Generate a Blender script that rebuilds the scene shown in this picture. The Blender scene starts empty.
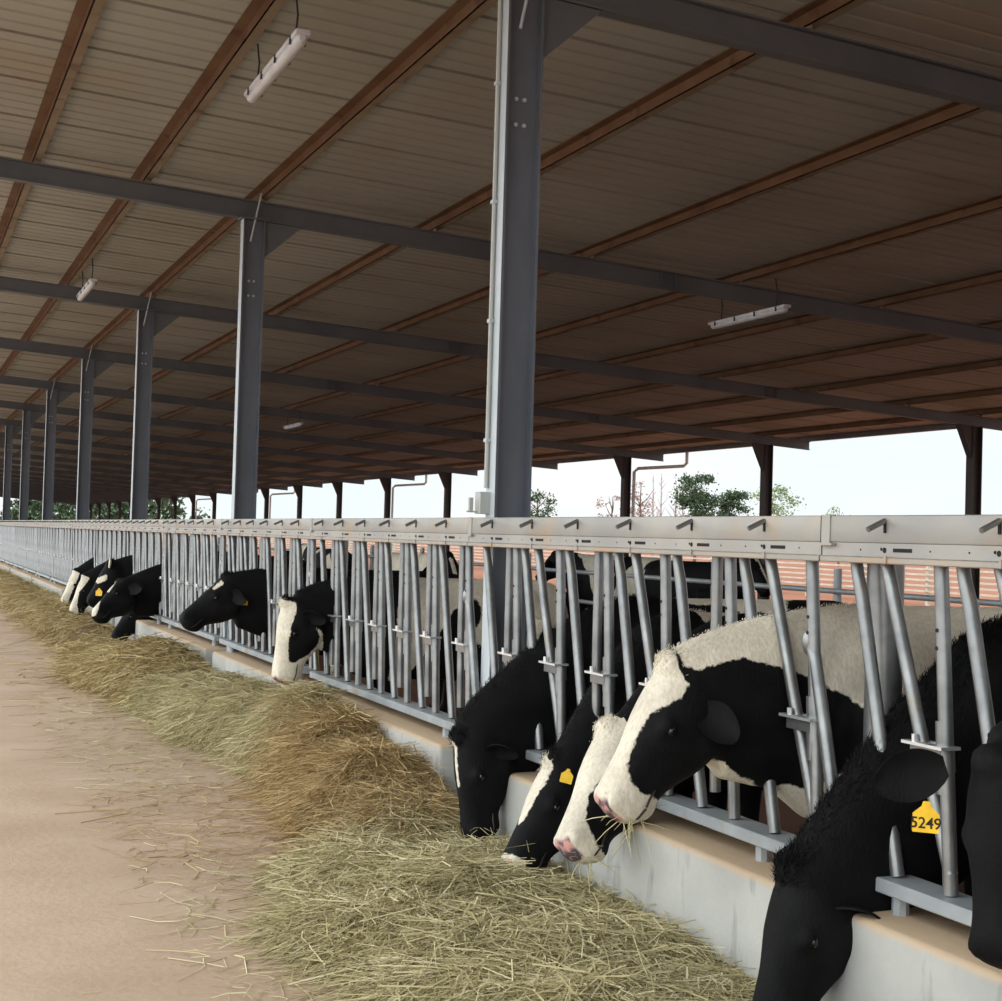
import bpy, bmesh, math, random
import numpy as np
from mathutils import Vector, Matrix, noise
random.seed(7); rng = np.random.default_rng(7)
PI = math.pi
C = bpy.context.scene.collection
scene = bpy.context.scene

# ------------------------------------------------------------------ camera
F_PX, YAW, PIT, ROL, DX, EYE = 1482.13, 0.38701, 0.02562, 0.02909, 2.70886, 1.47
fw = np.array([math.sin(YAW)*math.cos(PIT), math.cos(YAW)*math.cos(PIT), math.sin(PIT)])
_rt = np.array([math.cos(YAW), -math.sin(YAW), 0.0]); _up = np.cross(_rt, fw)
rt = math.cos(ROL)*_rt + math.sin(ROL)*_up
up = -math.sin(ROL)*_rt + math.cos(ROL)*_up
CAM = np.array([-DX, 0.0, EYE])
def ray(x, y): return fw + (x-501)/F_PX*rt - (y-500.5)/F_PX*up
def at_y(x, y, Y): d = ray(x, y); return CAM + d*((Y-CAM[1])/d[1])
def at_x(x, y, X): d = ray(x, y); return CAM + d*((X-CAM[0])/d[0])

cd = bpy.data.cameras.new('camera'); cam = bpy.data.objects.new('camera', cd); C.objects.link(cam)
cd.sensor_fit = 'HORIZONTAL'; cd.sensor_width = 36.0; cd.lens = 36.0*F_PX/1002.0
cd.clip_start = .05; cd.clip_end = 2000
cam.matrix_world = Matrix(((rt[0], up[0], -fw[0], CAM[0]), (rt[1], up[1], -fw[1], CAM[1]), (rt[2], up[2], -fw[2], CAM[2]), (0, 0, 0, 1)))
scene.camera = cam
scene.view_settings.view_transform = 'Standard'; scene.view_settings.look = 'None'
scene.view_settings.gamma = 1.0; scene.view_settings.use_curve_mapping = False
scene.view_settings.exposure = 0.0

# ------------------------------------------------------------------ materials
def lin(c):
    return tuple((v/255/12.92 if v/255 <= .04045 else ((v/255+.055)/1.055)**2.4) for v in c)
class NT:
    def __init__(s, tree): s.t = tree; s.n = tree.nodes; s.l = tree.links
    def new(s, kind, **kw):
        n = s.n.new(kind)
        for k, v in kw.items(): setattr(n, k, v)
        return n
    def link(s, a, b): s.l.new(a, b)
def math_node(g, op, a, b=None, c=None):
    n = g.new('ShaderNodeMath', operation=op)
    for i, v in enumerate((a, b, c)):
        if v is None: continue
        if isinstance(v, (int, float)): n.inputs[i].default_value = v
        else: g.link(v, n.inputs[i])
    return n.outputs[0]
def mix_rgb(g, fac, a, b):
    n = g.new('ShaderNodeMix', data_type='RGBA')
    if isinstance(fac, (int, float)): n.inputs[0].default_value = fac
    else: g.link(fac, n.inputs[0])
    for i, v in ((6, a), (7, b)):
        if isinstance(v, tuple): n.inputs[i].default_value = (*v[:3], 1)
        else: g.link(v, n.inputs[i])
    return n.outputs[2]
def ramp(g, val, lo, hi):
    n = g.new('ShaderNodeMapRange'); n.inputs[1].default_value = lo; n.inputs[2].default_value = hi; n.clamp = True
    g.link(val, n.inputs[0]); return n.outputs[0]
def noise_tex(g, scale, detail=4, stretch=None, rough=.55):
    tc = g.new('ShaderNodeTexCoord'); n = g.new('ShaderNodeTexNoise')
    n.inputs['Scale'].default_value = scale; n.inputs['Detail'].default_value = detail; n.inputs['Roughness'].default_value = rough
    if stretch:
        m = g.new('ShaderNodeMapping'); m.inputs['Scale'].default_value = stretch
        g.link(tc.outputs['Object'], m.inputs[0]); g.link(m.outputs[0], n.inputs['Vector'])
    else: g.link(tc.outputs['Object'], n.inputs['Vector'])
    return n.outputs['Fac']
def base_mat(name):
    m = bpy.data.materials.new(name); m.use_nodes = True
    g = NT(m.node_tree); b = m.node_tree.nodes['Principled BSDF']
    return m, g, b
def mat(name, c1, c2=None, scale=5, rough=.6, metal=0., lo=.35, hi=.65, bump=0, bscale=None, stretch=None, c3=None, s3=20, spec=.5):
    m, g, b = base_mat(name)
    b.inputs['Roughness'].default_value = rough; b.inputs['Metallic'].default_value = metal
    b.inputs['Specular IOR Level'].default_value = spec
    c1 = lin(c1)
    if c2 is None: b.inputs['Base Color'].default_value = (*c1, 1)
    else:
        col = mix_rgb(g, ramp(g, noise_tex(g, scale, 5, stretch), lo, hi), c1, lin(c2))
        if c3: col = mix_rgb(g, ramp(g, noise_tex(g, s3, 3, stretch), .58, .72), col, lin(c3))
        g.link(col, b.inputs['Base Color'])
    if bump:
        bn = g.new('ShaderNodeBump'); bn.inputs['Strength'].default_value = bump; bn.inputs['Distance'].default_value = .01
        g.link(noise_tex(g, bscale or scale*4, 6, stretch), bn.inputs['Height']); g.link(bn.outputs[0], b.inputs['Normal'])
    return m
M = {}
M['galv'] = mat('galvanised_steel', (114,116,118), (146,148,148), 7, .36, .7, bump=.05, bscale=60, c3=(138,132,122), s3=9)
M['galv_beam'] = mat('dusty_galvanised_steel', (166,163,156), (150,149,147), 3, .5, .3, c3=(170,150,124), s3=2.2)
M['galv_lip'] = mat('dusty_rail_lip', (172,160,146), (156,152,146), 4, .55, .25, c3=(176,150,122), s3=3)
M['low'] = mat('pale_galvanised_rail', (172,178,182), (152,158,162), 5, .45, .3, c3=(160,150,136), s3=4)
M['bolt'] = mat('bright_zinc', (225,228,230), None, rough=.3, metal=.7)
M['slot'] = mat('dark_slot', (30,28,26), None, rough=.9)
M['column'] = mat('mill_steel', (86,92,101), (110,116,126), 2.2, .45, .2, c3=(118,92,64), s3=2.0, stretch=(1,1,.35), bump=.04)
M['column_pale'] = mat('pale_steel_and_skylit_flange', (178,188,194), (192,200,206), 3, .55, .2)  # pale steel fittings; on the column flange the paleness is painted sky light
M['rafter'] = mat('dark_steel_beam', (94,100,106), (108,113,118), 1.5, .55, .3)
M['purlin'] = mat('rusty_steel', (96,66,42), (112,86,62), 2.5, .75, .1, c3=(76,50,34), s3=4)
M['purlin_tan'] = mat('dusty_tan_steel', (142,130,112), (122,106,88), 2.5, .7, .1, c3=(104,72,48), s3=5)
M['conduit'] = mat('grey_plastic', (176,180,176), None, rough=.5)
M['lamp_white'] = mat('white_plastic', (205,208,214), (186,190,196), 8, .4)
M['cable'] = mat('black_cable', (35,33,32), None, rough=.6)
M['gutter'] = mat('painted_gutter', (92,88,90), (104,98,98), 2, .5)
M['pipe'] = mat('grey_downpipe', (206,196,190), None, rough=.5)
M['far_steel'] = mat('dark_primed_steel', (62,54,54), (74,64,60), 2, .6, .2)
M['rail_pale'] = mat('weathered_pale_rail', (196,190,178), (180,168,150), 2, .7)
M['tag'] = mat('yellow_plastic', (246,200,24), (232,184,20), 30, .45)
M['ink'] = mat('tag_ink', (38,28,18), None, rough=.8)
M['eye'] = mat('wet_dark_eye', (10,8,8), None, rough=.08)
M['nostril'] = mat('dark_nostril', (38,26,28), None, rough=.5)
M['tongue'] = mat('pink_lip', (206,140,130), (190,120,112), 40, .5)
M['bark'] = mat('bark', (88,74,62), (112,96,80), 6, .9)
M['leaf'] = mat('green_leaves', (44,66,42), (74,96,64), .6, .7)
M['leaf2'] = mat('pale_green_leaves', (110,132,96), (140,158,120), .6, .7)
M['leaf3'] = mat('reddish_twigs', (150,128,126), (170,142,136), .8, .8)

# concrete curb: pale grey face, worn tan dust lying on the upper edge
m, g, b = base_mat('concrete_curb'); b.inputs['Roughness'].default_value = .85
col = mix_rgb(g, ramp(g, noise_tex(g, 2.5, 6), .3, .7), lin((160,160,156)), lin((182,181,175)))
col = mix_rgb(g, ramp(g, noise_tex(g, 9, 5, (1, 1, .25)), .6, .75), col, lin((134,133,128)))
tc = g.new('ShaderNodeTexCoord'); sp = g.new('ShaderNodeSeparateXYZ'); g.link(tc.outputs['Object'], sp.inputs[0])
hh = math_node(g, 'ADD', sp.outputs[2], math_node(g, 'MULTIPLY', noise_tex(g, 14, 4), .03))
col = mix_rgb(g, ramp(g, hh, .412, .434), col, lin((188,164,136)))
g.link(col, b.inputs['Base Color'])
bn = g.new('ShaderNodeBump'); bn.inputs['Strength'].default_value = .25; bn.inputs['Distance'].default_value = .01
g.link(noise_tex(g, 30, 6), bn.inputs['Height']); g.link(bn.outputs[0], b.inputs['Normal']); M['curb'] = m

# alley floor
m, g, b = base_mat('packed_dirt_alley'); b.inputs['Roughness'].default_value = .92
col = mix_rgb(g, ramp(g, noise_tex(g, 1.1, 8), .3, .7), lin((170,144,121)), lin((190,165,143)))
col = mix_rgb(g, math_node(g, 'MULTIPLY', ramp(g, noise_tex(g, 4, 8, (1, 3, 1), .7), .55, .75), .6), col, lin((160,130,102)))
col = mix_rgb(g, math_node(g, 'MULTIPLY', ramp(g, noise_tex(g, 45, 6), .62, .75), .5), col, lin((146,120,92)))
g.link(col, b.inputs['Base Color'])
bn = g.new('ShaderNodeBump'); bn.inputs['Strength'].default_value = .35; bn.inputs['Distance'].default_value = .01
g.link(noise_tex(g, 28, 8), bn.inputs['Height']); g.link(bn.outputs[0], b.inputs['Normal']); M['alley'] = m
M['barn_floor'] = mat('trodden_red_soil', (92,58,42), (112,74,54), 1.2, .95, bump=.5, bscale=12)
M['clay'] = mat('red_clay_ground', (126,74,48), (142,90,62), .12, .95, c3=(112,64,42), s3=.4)
M['roof'] = mat('cream_roof_sheet', (166,168,162), (152,153,147), .5, .6, 0, c3=(156,150,136), s3=.7)

# cow coat: black and white hair, the edge between them broken up like fur
def coat(name, black, white, edge=.012):
    m, g, b = base_mat(name)
    a = g.new('ShaderNodeAttribute', attribute_name='white'); p = g.new('ShaderNodeAttribute', attribute_name='pink')
    n1 = noise_tex(g, 60, 4); v = math_node(g, 'ADD', a.outputs['Fac'], math_node(g, 'MULTIPLY', math_node(g, 'SUBTRACT', n1, .5), edge*2))
    f = ramp(g, v, -.003, .003)
    wc = mix_rgb(g, ramp(g, noise_tex(g, 5, 4), .3, .7), lin(white), tuple(x*.74 for x in lin(white)))
    wc = mix_rgb(g, math_node(g, 'MULTIPLY', ramp(g, noise_tex(g, 90, 3, (1, 1, .4)), .4, .75), .35), wc, lin((150,128,98)))
    bc = mix_rgb(g, ramp(g, noise_tex(g, 8, 4), .4, .7), lin(black), lin(tuple(c+10 for c in black)))
    col = mix_rgb(g, f, bc, wc)
    pk = mix_rgb(g, ramp(g, noise_tex(g, 22, 2), .42, .54), lin((202,150,142)), lin((86,78,86)))
    col = mix_rgb(g, ramp(g, p.outputs['Fac'], .3, .7), col, pk)
    g.link(col, b.inputs['Base Color']); b.inputs['Roughness'].default_value = .72; b.inputs['Specular IOR Level'].default_value = .16
    bn = g.new('ShaderNodeBump'); bn.inputs['Strength'].default_value = .5; bn.inputs['Distance'].default_value = .006
    g.link(noise_tex(g, 120, 4, (1, 1, .45)), bn.inputs['Height']); g.link(bn.outputs[0], b.inputs['Normal'])
    return m
M['coat'] = coat('holstein_coat', (8,8,10), (236,228,210))

def strand_mat(name, cols, rough=.75):
    m, g, b = base_mat(name)
    geo = g.new('ShaderNodeNewGeometry'); r = geo.outputs['Random Per Island']
    col = mix_rgb(g, ramp(g, r, 0, .5), lin(cols[0]), lin(cols[1]))
    col = mix_rgb(g, ramp(g, r, .5, 1), col, lin(cols[2]))
    g.link(col, b.inputs['Base Color']); b.inputs['Roughness'].default_value = rough; b.inputs['Specular IOR Level'].default_value = .2
    return m
M['hay_pale'] = strand_mat('pale_green_hay', [(150,138,100), (184,172,130), (212,202,164)])
M['hay_brown'] = strand_mat('brown_hay', [(148,122,82), (178,152,108), (208,186,140)])
M['hay_mid'] = strand_mat('tan_hay', [(142,122,82), (178,158,112), (208,190,146)])
M['mound_pale'] = mat('hay_mass_pale_shaded', (88,78,50), (118,106,72), 14, .95, bump=.6, bscale=60)  # darker than the strands: shade in the gaps is painted into the mound
M['mound_brown'] = mat('hay_mass_brown_shaded', (84,64,38), (114,90,56), 14, .95, bump=.6, bscale=60)  # brown mound, likewise darkened to paint shade between the stalks

# ------------------------------------------------------------------ mesh builder
class MB:
    def __init__(s): s.v = []; s.f = []; s.mi = []; s.m = 0
    def add(s, vs, fs):
        o = len(s.v); s.v += [tuple(map(float, v)) for v in vs]; s.f += [tuple(i+o for i in f) for f in fs]; s.mi += [s.m]*len(fs)
    def box(s, x0, x1, y0, y1, z0, z1):
        s.add([(x0,y0,z0),(x1,y0,z0),(x1,y1,z0),(x0,y1,z0),(x0,y0,z1),(x1,y0,z1),(x1,y1,z1),(x0,y1,z1)],
              [(0,3,2,1),(4,5,6,7),(0,1,5,4),(1,2,6,5),(2,3,7,6),(3,0,4,7)])
    def bbox(s, x0, x1, y0, y1, z0, z1, r=.01, seg=2):
        bm = bmesh.new(); bmesh.ops.create_cube(bm, size=1)
        for v in bm.verts: v.co = ((x0+x1)/2+v.co.x*(x1-x0), (y0+y1)/2+v.co.y*(y1-y0), (z0+z1)/2+v.co.z*(z1-z0))
        bmesh.ops.bevel(bm, geom=bm.edges[:], offset=r, segments=seg, affect='EDGES', profile=.5)
        s.addbm(bm)
    def addbm(s, bm):
        bm.verts.index_update(); s.add([v.co[:] for v in bm.verts], [[v.index for v in f.verts] for f in bm.faces]); bm.free()
    def prism(s, poly, axis, a, b):     # poly in the two other axes, extruded along axis
        n = len(poly); vs = []
        for t in (a, b):
            for p in poly:
                q = list(p); q.insert(axis, t); vs.append(q)
        s.add(vs, [tuple(range(n))[::-1], tuple(range(n, 2*n))] + [(i, (i+1) % n, n+(i+1) % n, n+i) for i in range(n)])
    def tube(s, pts, r, n=10, cap=True):
        pts = [np.array(p, float) for p in pts]; k = len(pts); rs = r if hasattr(r, '__len__') else [r]*k
        tang = []
        for i in range(k):
            t = pts[min(i+1, k-1)]-pts[max(i-1, 0)]; tang.append(t/np.linalg.norm(t))
        ref = np.array([0, 0, 1.0]) if abs(tang[0][2]) < .9 else np.array([1.0, 0, 0])
        a = np.cross(tang[0], ref); a /= np.linalg.norm(a)
        vs = []
        for i in range(k):
            a = a-tang[i]*(a@tang[i]); a /= np.linalg.norm(a); bb = np.cross(tang[i], a)
            for j in range(n):
                th = 2*PI*j/n; vs.append(pts[i]+rs[i]*(math.cos(th)*a+math.sin(th)*bb))
        fs = [(i*n+j, i*n+(j+1) % n, (i+1)*n+(j+1) % n, (i+1)*n+j) for i in range(k-1) for j in range(n)]
        if cap: fs += [tuple(range(n))[::-1], tuple(range((k-1)*n, k*n))]
        s.add(vs, fs)
    def ell(s, c, ax, seg=12, rings=8):  # ellipsoid with three axis vectors
        c = np.array(c, float); ax = [np.array(a, float) for a in ax]; vs = [c+ax[2]]
        for i in range(1, rings):
            ph = PI*i/rings
            for j in range(seg):
                th = 2*PI*j/seg; vs.append(c+ax[0]*math.sin(ph)*math.cos(th)+ax[1]*math.sin(ph)*math.sin(th)+ax[2]*math.cos(ph))
        vs.append(c-ax[2]); L = len(vs)-1; fs = []
        for j in range(seg):
            fs.append((0, 1+j, 1+(j+1) % seg)); fs.append((L, 1+(rings-2)*seg+(j+1) % seg, 1+(rings-2)*seg+j))
            for i in range(rings-2):
                a = 1+i*seg; fs.append((a+j, a+seg+j, a+seg+(j+1) % seg, a+(j+1) % seg))
        s.add(vs, fs)
    def loft(s, rings):
        n = len(rings[0]); k = len(rings); vs = [p for r in rings for p in r]
        fs = [(i*n+j, i*n+(j+1) % n, (i+1)*n+(j+1) % n, (i+1)*n+j) for i in range(k-1) for j in range(n)]
        fs += [tuple(range(n))[::-1], tuple(range((k-1)*n, k*n))]
        s.add(vs, fs)
    def mesh(s, name, mats, smooth=False, angle=40):
        me = bpy.data.meshes.new(name); me.from_pydata(s.v, [], s.f)
        if not isinstance(mats, (list, tuple)): mats = [mats]
        for m_ in mats: me.materials.append(m_)
        me.polygons.foreach_set('material_index', s.mi)
        bm = bmesh.new(); bm.from_mesh(me); bmesh.ops.recalc_face_normals(bm, faces=bm.faces[:]); bm.to_mesh(me); bm.free()
        if smooth:
            me.polygons.foreach_set('use_smooth', [True]*len(me.polygons)); me.set_sharp_from_angle(angle=math.radians(angle))
        return me
    def build(s, name, mats, parent=None, smooth=False, loc=None, angle=40):
        return place(s.mesh(name, mats, smooth, angle), name, parent, loc)
def place(me, name, parent=None, loc=None):
    o = bpy.data.objects.new(name, me); C.objects.link(o)
    if parent: o.parent = parent
    if loc is not None: o.location = loc
    return o
def tag(o, label, cat, group=None, kind=None):
    o['label'] = label; o['category'] = cat
    if group: o['group'] = group
    if kind: o['kind'] = kind
    return o
def struct(o): o['kind'] = 'structure'; return o
def empty(name, loc, label, cat, group=None):
    o = bpy.data.objects.new(name, None); C.objects.link(o); o.location = loc; o.empty_display_size = .1
    return tag(o, label, cat, group)
ORD = ['first','second','third','fourth','fifth','sixth','seventh','eighth','ninth','tenth','eleventh','twelfth','thirteenth','fourteenth','fifteenth','sixteenth','seventeenth','eighteenth','nineteenth','twentieth',
       'twenty-first','twenty-second','twenty-third','twenty-fourth','twenty-fifth','twenty-sixth']

# ------------------------------------------------------------------ place dimensions
BAY = 6.1; YC = 6.86; NF = 22                 # frames stand at YC + BAY*n
ZR, SL = 4.316, .0572                          # rafter centre height at the fence, fall per metre towards the far eave
XW = 13.2; XN = -3.7; XE = 14.2               # far posts, near roof edge, far roof edge
YEND = YC + BAY*NF + 1.0
def zr(X): return ZR - SL*X

# ------------------------------------------------------------------ ground and floors
b_ = MB(); b_.box(-60, 400, -60, 500, -.30, -.06); struct(b_.build('ground', M['clay']))
b_ = MB(); b_.box(-9, -.02, -6, YEND+4, -.3, 0); struct(b_.build('floor_alley', M['alley']))
b_ = MB(); b_.box(-.02, XW+.8, -6, YEND+4, -.3, 0); struct(b_.build('floor_barn', M['barn_floor']))

# ------------------------------------------------------------------ curb, cast in one length per bay, cut out round each column
for n in range(-1, 8):
    y0 = YC+BAY*n+.16; y1 = YC+BAY*(n+1)-.16
    if n == -1: y0 = -3.0
    b_ = MB(); b_.bbox(-.143, .16, y0, y1, 0, .4256, .022, 3)
    struct(b_.build('wall_feed', M['curb'], smooth=True))

# ------------------------------------------------------------------ roof sheets (ribs run down the slope, lapped every metre)
def roof():
    prof = []; y = -3.0; k = 0
    while y < YEND:
        for j in range(5):
            yy = y+j*.2
            prof += [(yy, 0), (yy+.15, 0), (yy+.16, .012), (yy+.19, .012)]
        yy = y+1.0
        prof += [(yy-.03, -.012), (yy-.028, .045), (yy-.004, .045)]
        y += 1.0
    vs = []; fs = []
    for (yy, dz) in prof:
        for X in (XN, XE): vs.append((X, yy, zr(X)+.20+dz))
    n = len(prof); fs = [(2*i, 2*i+1, 2*i+3, 2*i+2) for i in range(n-1)]
    # upper skin so that the sheet has a thickness
    o = len(vs)
    for X in (XN, XE):
        for yy in (prof[0][0], prof[-1][0]): vs.append((X, yy, zr(X)+.27))
    fs.append((o, o+1, o+3, o+2))
    b = MB(); b.add(vs, fs); return b
struct(roof().build('ceiling', M['roof']))

# ------------------------------------------------------------------ steel frame
def hsec(b, x0, x1, y, w, z0, z1, tf=.012, tw=.009):      # column section: flanges face +-X
    b.box(x0, x0+tf, y-w/2, y+w/2, z0, z1); b.box(x1-tf, x1, y-w/2, y+w/2, z0, z1); b.box(x0+tf, x1-tf, y-tw/2, y+tw/2, z0, z1)
near_label = {0: 'tall steel column nearest the camera, with a conduit and box on its side', 1: 'steel column behind the black cow with raised head, second from the camera'}
X0, X1 = .03, .225
for n in range(0, 8):
    Y = YC+BAY*n
    t = empty('steel_column', (0, Y, 0), near_label.get(n, 'steel column of the feed fence row, %s from the camera' % ORD[n]), 'column', 'columns along the feed fence')
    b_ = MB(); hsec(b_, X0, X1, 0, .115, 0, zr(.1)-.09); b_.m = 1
    b_.box(X0-.0015, X0, -.0575, .0575, .0, zr(.1)-.09); b_.build('shaft', [M['column'], M['column_pale']], t)  # thin pale skin paints sky light onto the alley-side flange
    b_ = MB(); b_.box(X0-.03, X1+.03, -.075, .075, zr(.1)-.09, zr(.1)-.075); b_.build('cap_plate', M['column'], t)
    b_ = MB(); b_.prism([(X1, zr(X1)-.41), (X1, zr(X1)-.09), (X1+.33, zr(X1+.33)-.09)], 1, -.035, .035); b_.build('haunch', M['rafter'], t)
    for z in (3.55, 3.68):
        for dx in (.07, .115):
            b_ = MB(); b_.tube([(X0+dx, -.006, z), (X0+dx, -.022, z)], .011, 6); b_.build('bolt', M['column_pale'], t)
    if n == 0:
        b_ = MB(); b_.tube([(X0-.014, .03, 1.72), (X0-.014, .03, 4.2)], .0115, 8); b_.build('conduit', M['conduit'], t, True)
        for z in (1.95, 2.55, 3.15, 3.75):
            b_ = MB(); b_.box(X0-.028, X0, .012, .048, z, z+.018); b_.build('conduit_clip', M['column_pale'], t)
        b_ = MB(); b_.bbox(X0-.055, X0, .0, .075, 1.59, 1.70, .004); b_.build('electrical_box', M['conduit'], t)
        b_ = MB(); b_.bbox(X0-.10, X0-.078, .03, .05, 1.60, 1.67, .003); b_.box(X0-.11, X0-.05, .035, .045, 1.596, 1.604); b_.build('switch_lever', M['conduit'], t)

def ibeam_x(b, xa, xb, y, h, w, zf, tf=.012, tw=.01):      # I-beam along X following the roof slope
    for (dz0, dz1, hw) in ((-h/2, -h/2+tf, w/2), (h/2-tf, h/2, w/2), (-h/2+tf, h/2-tf, tw/2)):
        vs = []
        for X in (xa, xb):
            for yy in (y-hw, y+hw):
                for dz in (dz0, dz1): vs.append((X, yy, zf(X)+dz))
        b.add(vs, [(0,1,3,2),(4,6,7,5),(0,4,5,1),(2,3,7,6),(0,2,6,4),(1,5,7,3)])
for n in range(-1, NF+1):
    Y = YC+BAY*n
    lab = 'dark steel roof beam running over the column nearest the camera' if n == 0 else 'dark steel roof beam across the barn, %s over the far posts counted from the right' % ORD[n+1]
    t = empty('roof_beam', (0, Y, 0), lab, 'beam', 'roof beams across the barn')
    b_ = MB(); ibeam_x(b_, XN+.05, XW+.98, 0, .17, .09, zr); b_.build('beam', M['rafter'], t)
    if n <= 4:
        for X in (4.2, 9.3):
            b_ = MB()
            for dx in (0, .16): b_.box(X+dx, X+dx+.012, -.045, .045, zr(X)-.085, zr(X)+.07)
            b_.build('splice_plate', M['rafter'], t)
        for X in (.195,):
            b_ = MB(); b_.tube([(X-.02, -.07, zr(X)+.15), (X-.10, -.055, zr(X)-.28)], .009, 6); b_.build('fly_brace', M['column_pale'], t)
PX = [-3.45, -2.6, -1.75, -.83, .19, 1.82, 3.45, 5.12, 6.85, 8.5, 10.2, 11.9, 13.3]
pl = ['over the feed alley, %s from the open left side', 'inside the barn, %s from the feed fence']
for i, X in enumerate(PX):
    lab = 'rusty roof purlin ' + (pl[0] % ORD[i] if X < 0 else pl[1] % ORD[i-4])
    b_ = MB(); z1 = zr(X)+.196; z0 = zr(X)+.118
    b_.box(X-.004, X+.004, -2.9, YEND-.2, z0, z1); b_.box(X-.07, X+.004, -2.9, YEND-.2, z1-.006, z1); b_.m = 1; b_.box(X-.004, X+.065, -2.9, YEND-.2, z0, z0+.006)
    b_.box(X+.059, X+.065, -2.9, YEND-.2, z0+.006, z0+.028)
    for n in range(-1, NF+1): b_.box(X+.004, X+.012, YC+BAY*n-.035, YC+BAY*n+.035, zr(X)+.085, z1-.03)
    tag(b_.build('purlin', [M['purlin'], M['purlin_tan']]), lab, 'purlin', 'roof purlins')

# far posts with knee brackets
for n in range(-1, NF+1):
    Y = YC+BAY*n
    t = empty('far_post', (XW, Y, 0), 'dark steel post under the far eave, %s counted from the right' % ORD[n+1], 'post', 'posts under the far eave')
    b_ = MB(); hsec(b_, -.09, .09, 0, .17, -.3, zr(XW)-.085, .012, .02); b_.build('shaft', M['far_steel'], t)
    b_ = MB(); b_.prism([(-.09, zr(XW)-.60), (-.09, zr(XW)-.08), (-.34, zr(XW-.34)-.08)], 1, -.06, .06); b_.build('haunch', M['far_steel'], t)
b_ = MB(); b_.prism([(XE+.002, zr(XE)+.10), (XE+.12, zr(XE)+.10), (XE+.12, zr(XE)+.24), (XE+.11, zr(XE)+.24), (XE+.11, zr(XE)+.11), (XE+.012, zr(XE)+.11), (XE+.012, zr(XE)+.25), (XE+.002, zr(XE)+.25)], 1, -2.9, YEND-.1)
gut = tag(b_.build('gutter', M['gutter']), 'long gutter hung along the far eave of the barn roof', 'gutter')
for k, n in enumerate((1, 4, 7, 10, 13)):
    Y = YC+BAY*n
    z = zr(XE)+.105
    b_ = MB(); b_.tube([(XE+.06, Y-1.0, z), (XE+.06, Y-1.0, z-.26), (XE+.02, Y-.93, z-.33), (XW+.2, Y-.22, z-.40), (XW+.14, Y-.14, z-.48), (XW+.14, Y-.14, 0)], .04, 8)
    tag(b_.build('downpipe', M['pipe'], smooth=True), 'bent grey downpipe beside a far eave post, %s counted from the right' % ORD[k], 'pipe', 'rainwater downpipes')

# ------------------------------------------------------------------ strip lights under the purlins
def strip_light(X, Y, lab, L=1.3, drop=.30):
    z = zr(X)+.085-drop
    t = empty('strip_light', (X, Y, z), lab, 'light', 'strip lights under the roof')
    b_ = MB(); b_.bbox(-.042, .042, -L/2, L/2, .012, .042, .007); b_.build('housing', M['lamp_white'], t, True)
    b_ = MB(); b_.tube([(0, -L/2+.02, 0), (0, -L/2+.05, 0), (0, L/2-.05, 0), (0, L/2-.02, 0)], [.018, .036, .036, .018], 12); b_.build('diffuser', M['lamp_white'], t, True)
    for sy in (-.36, .36):
        b_ = MB(); b_.tube([(0, sy*L, .04), (.01, sy*L, drop/2+.03), (0, sy*L+.02, drop)], .006, 5); b_.build('hanger', M['cable'], t)
    for sy in (-.4, -.13, .13, .4):
        for sx in (-.046, .040):
            b_ = MB(); b_.box(sx, sx+.006, sy*L-.012, sy*L+.012, -.01, .035); b_.build('clip', M['cable'], t)
strip_light(-.77, 8.42, 'white strip light under the roof at the top left, nearest the camera', 1.3)
strip_light(-.80, 17.35, 'white strip light hanging at the left edge below the second cross beam', 1.3)
strip_light(5.2, 12.93, 'white strip light inside the barn right of the nearest column', 1.45, .33)
strip_light(5.2, 31.5, 'small faint strip light deep inside the barn near the second column', 1.45, .33)

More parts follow.
